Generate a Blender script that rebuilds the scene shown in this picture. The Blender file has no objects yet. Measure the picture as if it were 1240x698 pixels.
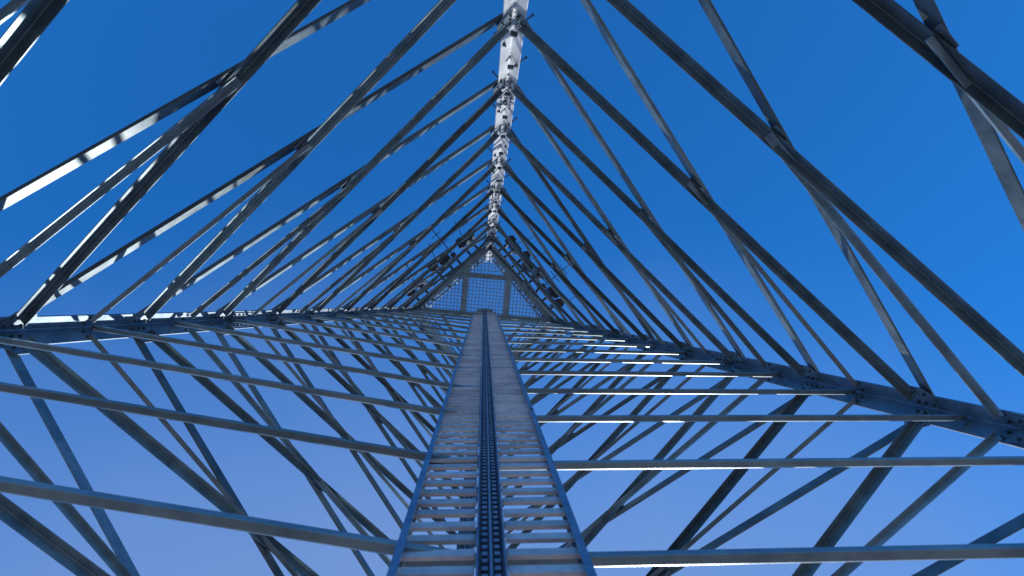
import bpy, math, random
from mathutils import Vector, Matrix
random.seed(4)
V=Vector
scene=bpy.context.scene

# ---------------- helpers ----------------
class Acc:
    def __init__(s): s.v=[]; s.f=[]
    def prism(s,A,B,pts,e1,e2):
        """extrude closed profile pts (in e1,e2) from A to B"""
        n=len(pts); b=len(s.v)
        for P in (A,B):
            for (x,y) in pts: s.v.append(tuple(P+e1*x+e2*y))
        for i in range(n):
            j=(i+1)%n
            s.f.append((b+i,b+j,b+n+j,b+n+i))
        s.f.append(tuple(b+i for i in range(n-1,-1,-1)))
        s.f.append(tuple(b+n+i for i in range(n)))
    def angle(s,A,B,w1,w2,t,e1,e2):
        ax=(B-A).normalized()
        e1=(e1-ax*e1.dot(ax)).normalized()
        e2=(e2-ax*e2.dot(ax)-e1*e2.dot(e1)).normalized()
        c=t*0.35
        s.prism(A,B,[(c,0),(w1-c,0),(w1,c),(w1,t),(t*1.5,t),(t,t*1.5),(t,w2),(c,w2),(0,w2-c),(0,c)],e1,e2)
    def box(s,C,ex,ey,ez,hx,hy,hz,ch=0.0):
        if ch<=0:
            s.prism(C-ez*hz,C+ez*hz,[(-hx,-hy),(hx,-hy),(hx,hy),(-hx,hy)],ex,ey)
        else:
            c=ch
            s.prism(C-ez*hz,C+ez*hz,[(-hx+c,-hy),(hx-c,-hy),(hx,-hy+c),(hx,hy-c),(hx-c,hy),(-hx+c,hy),(-hx,hy-c),(-hx,-hy+c)],ex,ey)
    def beam(s,A,B,w,h,up,ch=0.0):
        ax=(B-A).normalized(); e2=(up-ax*up.dot(ax)).normalized(); e1=ax.cross(e2)
        s.box((A+B)/2,e1,e2,ax,w/2,h/2,(B-A).length/2,ch)
    def tube(s,A,B,r,n=10):
        ax=(B-A).normalized(); u=V((0,0,1)) if abs(ax.z)<.9 else V((1,0,0))
        e1=ax.cross(u).normalized(); e2=ax.cross(e1)
        s.prism(A,B,[(r*math.cos(2*math.pi*i/n),r*math.sin(2*math.pi*i/n)) for i in range(n)],e1,e2)
    def obj(s,name,mat,parent=None):
        m=bpy.data.meshes.new(name); m.from_pydata(s.v,[],s.f); m.update()
        import bmesh
        bm=bmesh.new(); bm.from_mesh(m); bmesh.ops.recalc_face_normals(bm,faces=bm.faces); bm.to_mesh(m); bm.free()
        m.materials.append(mat)
        o=bpy.data.objects.new(name,m); scene.collection.objects.link(o)
        if parent: o.parent=parent
        return o

def empty(name):
    o=bpy.data.objects.new(name,None); scene.collection.objects.link(o); o.empty_display_size=.2; return o

def steel(name,c1,c2,metal=.55,rough=.45,isl=.25,scale=6,rust=0.0):
    m=bpy.data.materials.new(name); m.use_nodes=True; nt=m.node_tree; N=nt.nodes; L=nt.links
    b=N['Principled BSDF']
    tc=N.new('ShaderNodeTexCoord')
    n1=N.new('ShaderNodeTexNoise'); n1.inputs['Scale'].default_value=scale; n1.inputs['Detail'].default_value=6; n1.inputs['Roughness'].default_value=.68
    L.new(tc.outputs['Object'],n1.inputs['Vector'])
    mx=N.new('ShaderNodeMix'); mx.data_type='RGBA'; mx.inputs['A'].default_value=(*c1,1); mx.inputs['B'].default_value=(*c2,1)
    cr=N.new('ShaderNodeMapRange'); cr.inputs['From Min'].default_value=.36; cr.inputs['From Max'].default_value=.64
    L.new(n1.outputs['Fac'],cr.inputs['Value']); L.new(cr.outputs['Result'],mx.inputs['Factor'])
    geo=N.new('ShaderNodeNewGeometry')
    mr=N.new('ShaderNodeMapRange'); mr.inputs['To Min'].default_value=1-isl; mr.inputs['To Max'].default_value=1+isl
    L.new(geo.outputs['Random Per Island'],mr.inputs['Value'])
    sc=N.new('ShaderNodeVectorMath'); sc.operation='SCALE'; L.new(mx.outputs['Result'],sc.inputs[0]); L.new(mr.outputs['Result'],sc.inputs['Scale'])
    last=sc.outputs['Vector']
    if rust>0:
        n2=N.new('ShaderNodeTexNoise'); n2.inputs['Scale'].default_value=3.1; n2.inputs['Detail'].default_value=6; L.new(tc.outputs['Object'],n2.inputs['Vector'])
        r2=N.new('ShaderNodeMapRange'); r2.inputs['From Min'].default_value=.54; r2.inputs['From Max'].default_value=.74; r2.inputs['To Max'].default_value=rust
        L.new(n2.outputs['Fac'],r2.inputs['Value'])
        m2=N.new('ShaderNodeMix'); m2.data_type='RGBA'; m2.inputs['B'].default_value=(.15,.12,.11,1)
        L.new(r2.outputs['Result'],m2.inputs['Factor']); L.new(last,m2.inputs['A']); last=m2.outputs['Result']
    L.new(last,b.inputs['Base Color'])
    rr=N.new('ShaderNodeMapRange'); rr.inputs['To Min'].default_value=rough-.12; rr.inputs['To Max'].default_value=rough+.15
    L.new(n1.outputs['Fac'],rr.inputs['Value']); L.new(rr.outputs['Result'],b.inputs['Roughness'])
    b.inputs['Metallic'].default_value=metal
    return m

M_leg=steel('galvanized_leg_sunlit',(.40,.44,.48),(.58,.62,.66),.15,.42,.06,9,.25)  # T leg: sunlight painted in as a lighter base colour
M_legd=steel('galvanized_leg_shaded',(.10,.16,.22),(.19,.265,.34),.4,.38,.08,6,.15)  # same steel for L, R, B legs, shade painted in as darker colour
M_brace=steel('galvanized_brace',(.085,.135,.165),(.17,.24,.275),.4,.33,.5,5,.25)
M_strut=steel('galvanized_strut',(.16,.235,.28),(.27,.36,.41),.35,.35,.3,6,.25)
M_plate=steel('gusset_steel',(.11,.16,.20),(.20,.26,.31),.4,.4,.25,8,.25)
M_bolt=steel('bolt_steel',(.06,.08,.10),(.13,.16,.19),.6,.4,.3,20)
M_rung=steel('ladder_rung',(.46,.46,.50),(.64,.62,.65),.1,.42,.16,14,.35)
M_rail=steel('ladder_rail',(.15,.25,.37),(.25,.38,.51),.5,.3,.05,9)
M_dark=steel('dark_rail',(.04,.065,.10),(.07,.105,.155),.5,.35,.3,12)
M_grate=steel('grating_steel',(.34,.41,.46),(.48,.54,.58),.3,.5,.15,8)
M_ant=steel('antenna_plastic',(.02,.025,.035),(.045,.05,.06),0,.5,.3,10)

# ---------------- tower geometry ----------------
D0=3.5; Ha=26.25; C=V((0,.4865,0))
lR=V((1,.09,0))*D0; lL=-lR; lT=V((.09,-1,0))*D0; lB=-lT
dirs={'T':lT,'R':lR,'B':lB,'L':lL}
def P(k,z): return C+dirs[k]*(1-z/Ha)+V((0,0,z))
GZ=-1.3
ZT=14.2
base=3.96; bay=1.13
nodes=[base+bay*i for i in range(-4,10)]
nodes=[z for z in nodes if z>GZ+.3]
order=['T','R','B','L']
tower=empty('lattice_tower')

legs=Acc(); legsd=Acc(); splice=Acc(); spliced=Acc(); bolts=Acc(); gus=Acc(); diag=Acc(); hor=Acc(); foot=Acc()
def bolt(Pc,n,r=.010,h=.010):
    n=n.normalized()
    u=V((0,0,1)); e1=n.cross(u)
    if e1.length<.05: e1=V((1,0,0))
    e1.normalize(); e2=n.cross(e1)
    a=random.random()
    bolts.prism(Pc,Pc+n*.003,[(r*1.35*math.cos(math.pi*i/4),r*1.35*math.sin(math.pi*i/4)) for i in range(8)],e1,e2)
    bolts.prism(Pc+n*.003,Pc+n*(.003+h),[(r*math.cos(a+math.pi*i/3),r*math.sin(a+math.pi*i/3)) for i in range(6)],e1,e2)
    bolts.prism(Pc+n*(.003+h),Pc+n*(.003+h*1.9),[(r*.5*math.cos(math.pi*i/3),r*.5*math.sin(math.pi*i/3)) for i in range(6)],e1,e2)

ztop=ZT+1.6
LT=.014
for i,k in enumerate(order):
    LW=.14
    a=order[(i+1)%4]; b=order[(i-1)%4]
    A=P(k,GZ); B=P(k,ztop)
    e1=(P(a,0)-P(k,0)).normalized(); e2=(P(b,0)-P(k,0)).normalized()
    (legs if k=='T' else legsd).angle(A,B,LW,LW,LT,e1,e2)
    ax=(B-A).normalized()
    zz=GZ+1.1
    while zz<ZT:
        for e,o in ((e1,e2),(e2,e1)):
            c0=P(k,zz)+e*(LW*.53)+o*(LT+.0065)
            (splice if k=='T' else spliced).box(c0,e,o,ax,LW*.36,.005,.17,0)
            for s in (-.12,-.04,.04,.12):
                for w in (-.028,.028):
                    bolt(c0+ax*s+e*w+o*.005,o,.009)
        zz+=bay*3
    foot.box(P(k,GZ)+V((0,0,.14)),V((1,0,0)),V((0,1,0)),V((0,0,1)),.35,.35,.17,.03)
e1=(P('R',0)-P('T',0)).normalized()
steps=Acc()
z=GZ+.6; i=0
e2t=(P('L',0)-P('T',0)).normalized()
while z<ZT:
    e,o=(e1,e2t) if i%2 else (e2t,e1)
    p=P('T',z)+e*.115
    steps.tube(p-o*.10,p+o*.05,.008,8)
    steps.tube(p-o*.105,p-o*.095,.014,8)
    steps.tube(p+o*.014,p+o*.034,.019,6)
    z+=.34; i+=1
z=GZ+.9
while z<ZT:
    c=P('T',z)+e1*.055+e2t*.055+e1*.02
    steps.box(c,(e1-e2t).normalized(),(e1+e2t).normalized(),V((0,0,1)),.030,.018,.016,.003)
    z+=.565

DW=.066; DT=.007
def brace(acc,A,B,n,w,t,side,flip=1):
    """angle lying against the face; side=+1 outside, -1 inside"""
    ax=(B-A).normalized(); inpl=ax.cross(n).normalized()*flip
    off=n*side
    acc.angle(A+off*.004-inpl*w/2,B+off*.004-inpl*w/2,w,w*.85,t,inpl,off)
def face(k1,k2):
    for zi in range(len(nodes)-1):
        z1,z2=nodes[zi],nodes[zi+1]
        a1,a2,b1,b2=P(k1,z1),P(k1,z2),P(k2,z1),P(k2,z2)
        e=(b1-a1).normalized(); n=(b1-a1).cross(a2-a1).normalized()
        mid=(a1+b1)/2-C
        if n.dot(V((mid.x,mid.y,0)))<0: n=-n
        w=DW*(1.1 if z1<4 else 1.0)
        def ins(p,q,I=.11,J=None):
            J=I if J is None else J
            d=(q-p).normalized(); return p+d*I,q-d*J
        p,q=ins(a1,b2,.05); brace(diag,p,q,n,w,DT,+1)
        p,q=ins(b1,a2,.13); brace(diag,p-n*.016,q-n*.016,n,w*.92,DT,-1,-1)
        L1=(b1-a1).length; L2=(b2-a2).length; s=L1/(L1+L2)
        X=a1.lerp(b2,s)
        zx=X.z
        gus.box(X-n*.009,e,(a2-a1).normalized(),n,.055,.055,.003)
        for dx,dz in ((-.022,-.022),(.022,.022),(-.022,.022),(.022,-.022)):
            bolt(X-n*.012+e*dx+V((0,0,dz)),-n,.009,.008)
        ha,hb=P(k1,zx),P(k2,zx)
        if k1=='T':   p,q=ins(X,hb,-.04,.12)
        elif k2=='T': p,q=ins(ha,X,.12,-.04)
        else:         p,q=ins(ha,hb,.12)
        brace(hor,p-n*.026,q-n*.026,n,.044,.005,-1,1 if zi%2 else -1)
        for kk,zz,sg in ((k1,z1,1),(k2,z1,-1)):
            g=P(kk,zz); up=(P(kk,zz+1)-g).normalized(); ee=e*sg
            gc=g+ee*.135-n*.0175
            gus.prism(gc-n*.003,gc+n*.003,[(-.09,-.10),(.02,-.10),(.07,-.05),(.07,.05),(.02,.10),(-.09,.10)],ee,up)
            for s in (-.06,0,.06):
                bolt(gc-n*.003-ee*.065+up*s,-n,.009)
            for s in (-1,1):
                bolt(gc-n*.003+ee*.02+up*s*.045,-n,.009)
        for kk,ee in ((k1,e),(k2,-e)):
            if kk=='T': continue
            g=P(kk,zx)
            for s in (.06,.11): bolt(g+ee*s-n*.016,-n,.009,.008)
for i in range(4): face(order[i],order[(i+1)%4])

# ---------------- interior struts leg -> ladder ----------------
inner=Acc(); clamps=Acc()
def lady(z): return .77-.024*z      # ladder plane position (y) at height z
z=1.8
while z<ZT-.3:
    M=V((.02,lady(z)+.055,z))
    for k,sx in (('L',-1),('R',1)):
        E=P(k,z); Mm=M+V((sx*.03,0,0))
        d=(Mm-E).normalized()
        s=E+d*.06
        perp=V((0,0,1)).cross(d).normalized()
        if perp.y<0: perp=-perp
        # rolled bar: flat soffit with a sloping toe, rounded nose, upstand at the back
        pts=[(-.017,0),(.010,0),(.0135,.0035),(.0165,.008),(.0188,.013),(.020,.018),(.020,.022),(-.012,.022),(-.012,.034),(-.0185,.034),(-.0185,.002)]
        inner.prism(s,Mm,pts,perp,V((0,0,1)))
        bolt(E+d*.09+V((0,0,-.001)),V((0,.02,-1)),.008,.008)
    clamps.box(M+V((0,-.008,.02)),V((1,0,0)),V((0,1,0)),V((0,0,1)),.26,.008,.022)
    z+=.93

# ---------------- platform ----------------
plat=Acc(); grate=Acc(); hwk=Acc()
zp=ZT
up=V((0,0,1))
cT,cL,cR,cB=[P(k,zp) for k in 'TLRB']
for a,b in (('T','L'),('T','R'),('L','B'),('R','B')):
    A,B=P(a,zp),P(b,zp)
    plat.beam(A,B,.15,.16,up)
plat.beam(cL,cR,.12,.15,up)
ctr=(cL+cR)/2
def Q(s,t): return ctr+(cR-ctr)*s+(cT-ctr)*t
for s in (-.30,.30):
    plat.beam(Q(s,0.03),Q(s,1-abs(s)-.02),.13,.13,up)
plat.beam(Q(-.42,.56),Q(.42,.56),.11,.12,up)
for s in (-.62,.62):
    plat.beam(Q(s,0.0),Q(s*.5,-.4),.07,.1,up)
plat.beam(Q(-.55,-.43),Q(.55,-.43),.08,.1,up)
ex=(cR-cL).normalized(); ey=(cT-ctr).normalized()
W=(cR-ctr).length; H=(cT-ctr).length
sp=.08; g=.015
zz=zp+.095
x=-W+.1
while x<W-.05:
    h=H*(1-abs(x)/W)-.03
    if h>.1: grate.beam(ctr+ex*x+ey*.02+up*(zz-zp),ctr+ex*x+ey*h+up*(zz-zp),g,.025,up)
    x+=sp
y=.08
while y<H-.05:
    w=W*(1-y/H)-.03
    grate.beam(ctr-ex*w+ey*y+up*(zz-zp+.004),ctr+ex*w+ey*y+up*(zz-zp+.004),g,.019,up)
    y+=sp
for a,b in (('T','L'),('T','R'),('L','B'),('R','B')):
    for dz in (.6,1.15):
        hwk.tube(P(a,zp+dz),P(b,zp+dz),.022,8)
    for s in (.25,.5,.75):
        p=P(a,zp).lerp(P(b,zp),s); q=P(a,zp+1.15).lerp(P(b,zp+1.15),s)
        hwk.tube(p,q,.02,8)

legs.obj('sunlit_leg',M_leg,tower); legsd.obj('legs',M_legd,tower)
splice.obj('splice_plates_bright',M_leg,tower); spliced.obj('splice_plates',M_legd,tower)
bolts.obj('bolts',M_bolt,tower); gus.obj('gusset_plates',M_plate,tower)
diag.obj('diagonal_braces',M_brace,tower); hor.obj('face_struts',M_strut,tower)
inner.obj('ladder_support_struts',M_strut,tower); clamps.obj('strut_clamps',M_plate,tower)
steps.obj('step_bolts',M_bolt,tower)
plat.obj('platform_frame',M_strut,tower); grate.obj('platform_grating',M_grate,tower); hwk.obj('platform_railing',M_brace,tower)
mc=steel('concrete',(.28,.27,.26),(.38,.37,.35),0,.8,.05,12)
foot.obj('concrete_footings',mc,tower)

# ---------------- ladder ----------------
lad=empty('ladder')
z0=GZ+.15; z1=ZT+.9
LX=.02; HW=.27
def LP(x,z,dy=0): return V((LX+x,lady(z)+dy,z))
rails=Acc(); rungs=Acc(); cen=Acc(); teeth=Acc()
ax=(LP(0,10)-LP(0,0)).normalized(); eX=V((1,0,0)); eY=ax.cross(eX).normalized()
if eY.y<0: eY=-eY
for sx in (-1,1):
    t=.005; d=.05; w=.024
    pts=[(0,0),(w,0),(w,t),(t,t),(t,d-t),(w,d-t),(w,d),(0,d)]
    pts=[((HW-p[0])*sx,p[1]-.012) for p in pts]
    rails.prism(LP(0,z0),LP(0,z1),pts,eX,eY)
    zz=.9
    while zz<z1:
        rails.box(LP(sx*(HW-.012),zz,-.016),eX,eY,ax,.010,.003,.09)
        for s in (-.06,-.02,.02,.06):
            b0=LP(sx*(HW-.012),zz+s,-.019); bolt(b0,-eY,.006,.006)
        zz+=2.8
z=z0+.1
while z<z1-.05:
    for sx in (-1,1):
        j=random.uniform(-.004,.004)
        xa,xb=.046,HW-.006
        rungs.box(LP(sx*(xa+xb)/2,z+j,.018),eX,eY,ax,(xb-xa)/2,.0065,.022,.0015)
    z+=.105
pts=[(-.036,0),(-.031,0),(-.031,.04),(.031,.04),(.031,0),(.036,0),(.036,.046),(-.036,.046)]
cen.prism(LP(0,z0),LP(0,z1),pts,eX,eY)
rails.box(LP(-.0392,(z0+z1)/2,.02),eX,eY,ax,.0028,.032,(z1-z0)/2)
rails.box(LP(.0392,(z0+z1)/2,.02),eX,eY,ax,.0028,.032,(z1-z0)/2)
rails.prism(LP(0,z0),LP(0,z1),[(-.004,.004),(.004,.004),(.004,.038),(-.004,.038)],eX,eY)
z=z0
while z<z1:
    for sx in (-1,1):
        teeth.box(LP(sx*.018,z,.016),eX,eY,ax,.008,.006,.011)
    z+=.045
head=Acc()
head.box(LP(0,z1,.0),eX,eY,ax,.20,.05,.10,.01)
head.box(LP(0,z1,.0)+ax*.12,eX,eY,ax,.11,.07,.05,.01)
rails.obj('side_rails',M_rail,lad); rungs.obj('rungs',M_rung,lad); cen.obj('fall_arrest_rail',M_dark,lad); teeth.obj('rail_notches',M_rail,lad)
head.obj('head_bracket',M_plate,lad)

# ---------------- antennas ----------------
def antenna(Pb,out,kind):
    a=Acc(); out=out.normalized(); side=up.cross(out)
    r=.28+random.random()*.15
    a.tube(Pb-out*.1,Pb+out*r,.028,8)
    m=Pb+out*r
    a.tube(m-up*.5,m+up*.75,.035,8)
    if kind==0:
        a.box(m+out*.11+up*.1,side,out,up,.14,.07,.5,.03)
        a.box(m+out*.03+up*.35,side,out,up,.04,.04,.05)
        a.box(m+out*.03-up*.15,side,out,up,.04,.04,.05)
        a.tube(m+out*.11-up*.4,m+out*.11-up*.48,.02,8)
    elif kind==1:
        a.box(m+out*.09-up*.2,side,out,up,.10,.09,.16,.02)
        a.box(m+out*.20-up*.2,side,out,up,.07,.02,.12,.01)
        a.tube(m+side*.08+up*.2,m+out*.7+side*.25+up*.9,.010,6)
    else:
        a.tube(m-out*.05-up*.3,m+out*.9-up*.3,.011,6)
        for s in (.15,.4,.65,.85):
            c=m+out*s-up*.3
            a.tube(c-side*(.2-.1*s),c+side*(.2-.1*s),.008,6)
        a.box(m+out*.04-up*.3,side,out,up,.06,.05,.08,.01)
    a.obj('antenna',M_ant)
specs=[('T','L',.10,0),('T','L',.20,1),('T','L',.34,2),('T','L',.44,0),('T','L',.58,1),('T','L',.80,0),('T','L',.92,1),
       ('T','R',.08,1),('T','R',.17,0),('T','R',.30,1),('T','R',.40,0),('T','R',.54,0),('T','R',.66,2),('T','R',.78,0),('T','R',.9,1)]
for (a,b,s,kd) in specs:
    p=P(a,zp+.3).lerp(P(b,zp+.3),s)
    e=(P(b,0)-P(a,0)).normalized(); o=e.cross(up)
    if o.dot(p-C)<0: o=-o
    antenna(p,V((o.x,o.y,0)),kd)

# ---------------- ground ----------------
me=bpy.data.meshes.new('ground'); S=3000
me.from_pydata([(-S,-S,GZ),(S,-S,GZ),(S,S,GZ),(-S,S,GZ)],[],[(0,1,2,3)])
gm=bpy.data.materials.new('gravel'); gm.use_nodes=True; nt=gm.node_tree
n=nt.nodes.new('ShaderNodeTexNoise'); n.inputs['Scale'].default_value=9; n.inputs['Detail'].default_value=10
tc=nt.nodes.new('ShaderNodeTexCoord'); nt.links.new(tc.outputs['Object'],n.inputs['Vector'])
r=nt.nodes.new('ShaderNodeValToRGB'); r.color_ramp.elements[0].color=(.12,.105,.10,1); r.color_ramp.elements[0].position=.35
r.color_ramp.elements[1].color=(.26,.235,.22,1); r.color_ramp.elements[1].position=.65
nt.links.new(n.outputs['Fac'],r.inputs['Fac']); nt.links.new(r.outputs['Color'],nt.nodes['Principled BSDF'].inputs['Base Color'])
nt.nodes['Principled BSDF'].inputs['Roughness'].default_value=.95
me.materials.append(gm); go=bpy.data.objects.new('ground',me); scene.collection.objects.link(go)

# ---------------- light ----------------
el=math.radians(35); az=math.radians(18)
sd=V((math.sin(az)*math.cos(el),math.cos(az)*math.cos(el),math.sin(el)))
w=bpy.data.worlds.new("World"); scene.world=w; w.use_nodes=True; nt=w.node_tree; N=nt.nodes; L=nt.links
sky=N.new('ShaderNodeTexSky'); sky.sky_type='NISHITA'; sky.sun_disc=False; sky.sun_elevation=el; sky.sun_rotation=az
sky.air_density=1.0; sky.dust_density=.4; sky.ozone_density=3.0
mul=N.new('ShaderNodeVectorMath'); mul.operation='MULTIPLY'; mul.inputs[1].default_value=(.17,1.03,1.85)
L.new(sky.outputs['Color'],mul.inputs[0])
tc=N.new('ShaderNodeTexCoord')
dt=N.new('ShaderNodeVectorMath'); dt.operation='DOT_PRODUCT'; dt.inputs[1].default_value=(-.04,1.0,0)
L.new(tc.outputs['Generated'],dt.inputs[0])
nz=N.new('ShaderNodeTexNoise'); nz.inputs['Scale'].default_value=2.2; nz.inputs['Detail'].default_value=4; nz.inputs['Roughness'].default_value=.45; L.new(tc.outputs['Generated'],nz.inputs['Vector'])
na=N.new('ShaderNodeMath'); na.operation='MULTIPLY_ADD'; na.inputs[1].default_value=.45; na.inputs[2].default_value=-.225; L.new(nz.outputs['Fac'],na.inputs[0])
ad=N.new('ShaderNodeMath'); ad.operation='ADD'; L.new(dt.outputs['Value'],ad.inputs[0]); L.new(na.outputs[0],ad.inputs[1])
mr=N.new('ShaderNodeMapRange'); mr.interpolation_type='SMOOTHSTEP'; mr.inputs['From Min'].default_value=-.12; mr.inputs['From Max'].default_value=.52; mr.inputs['To Max'].default_value=.88
L.new(ad.outputs[0],mr.inputs['Value'])
mx=N.new('ShaderNodeMix'); mx.data_type='RGBA'; mx.inputs['B'].default_value=(.185/.13,.32/.13,.66/.13,1)
L.new(mr.outputs['Result'],mx.inputs['Factor']); L.new(mul.outputs['Vector'],mx.inputs['A'])
bg=N['Background']; L.new(mx.outputs['Result'],bg.inputs['Color']); bg.inputs['Strength'].default_value=.13
sl=bpy.data.lights.new('sun','SUN'); sl.energy=5.0; sl.angle=math.radians(.5); sl.color=(1,.97,.92)
so=bpy.data.objects.new('sun',sl); scene.collection.objects.link(so); so.rotation_euler=sd.to_track_quat('Z','Y').to_euler()

# ---------------- camera ----------------
f=750
cd=bpy.data.cameras.new('camera'); cam=bpy.data.objects.new('camera',cd); scene.collection.objects.link(cam)
cd.sensor_width=36; cd.lens=36*f/1240; cd.clip_end=6000; cd.clip_start=.02
cd.dof.use_dof=True; cd.dof.focus_distance=9.0; cd.dof.aperture_fstop=4.0
F=V((34/f,-8/f,1)).normalized()
X=V((1,0,0)); X=(X-F*X.dot(F)).normalized(); Y=(-F).cross(X)
mt=Matrix((X,Y,-F)).transposed().to_4x4()
cam.matrix_world=mt
scene.camera=cam
scene.view_settings.view_transform='Standard'; scene.view_settings.look='None'; scene.view_settings.exposure=0
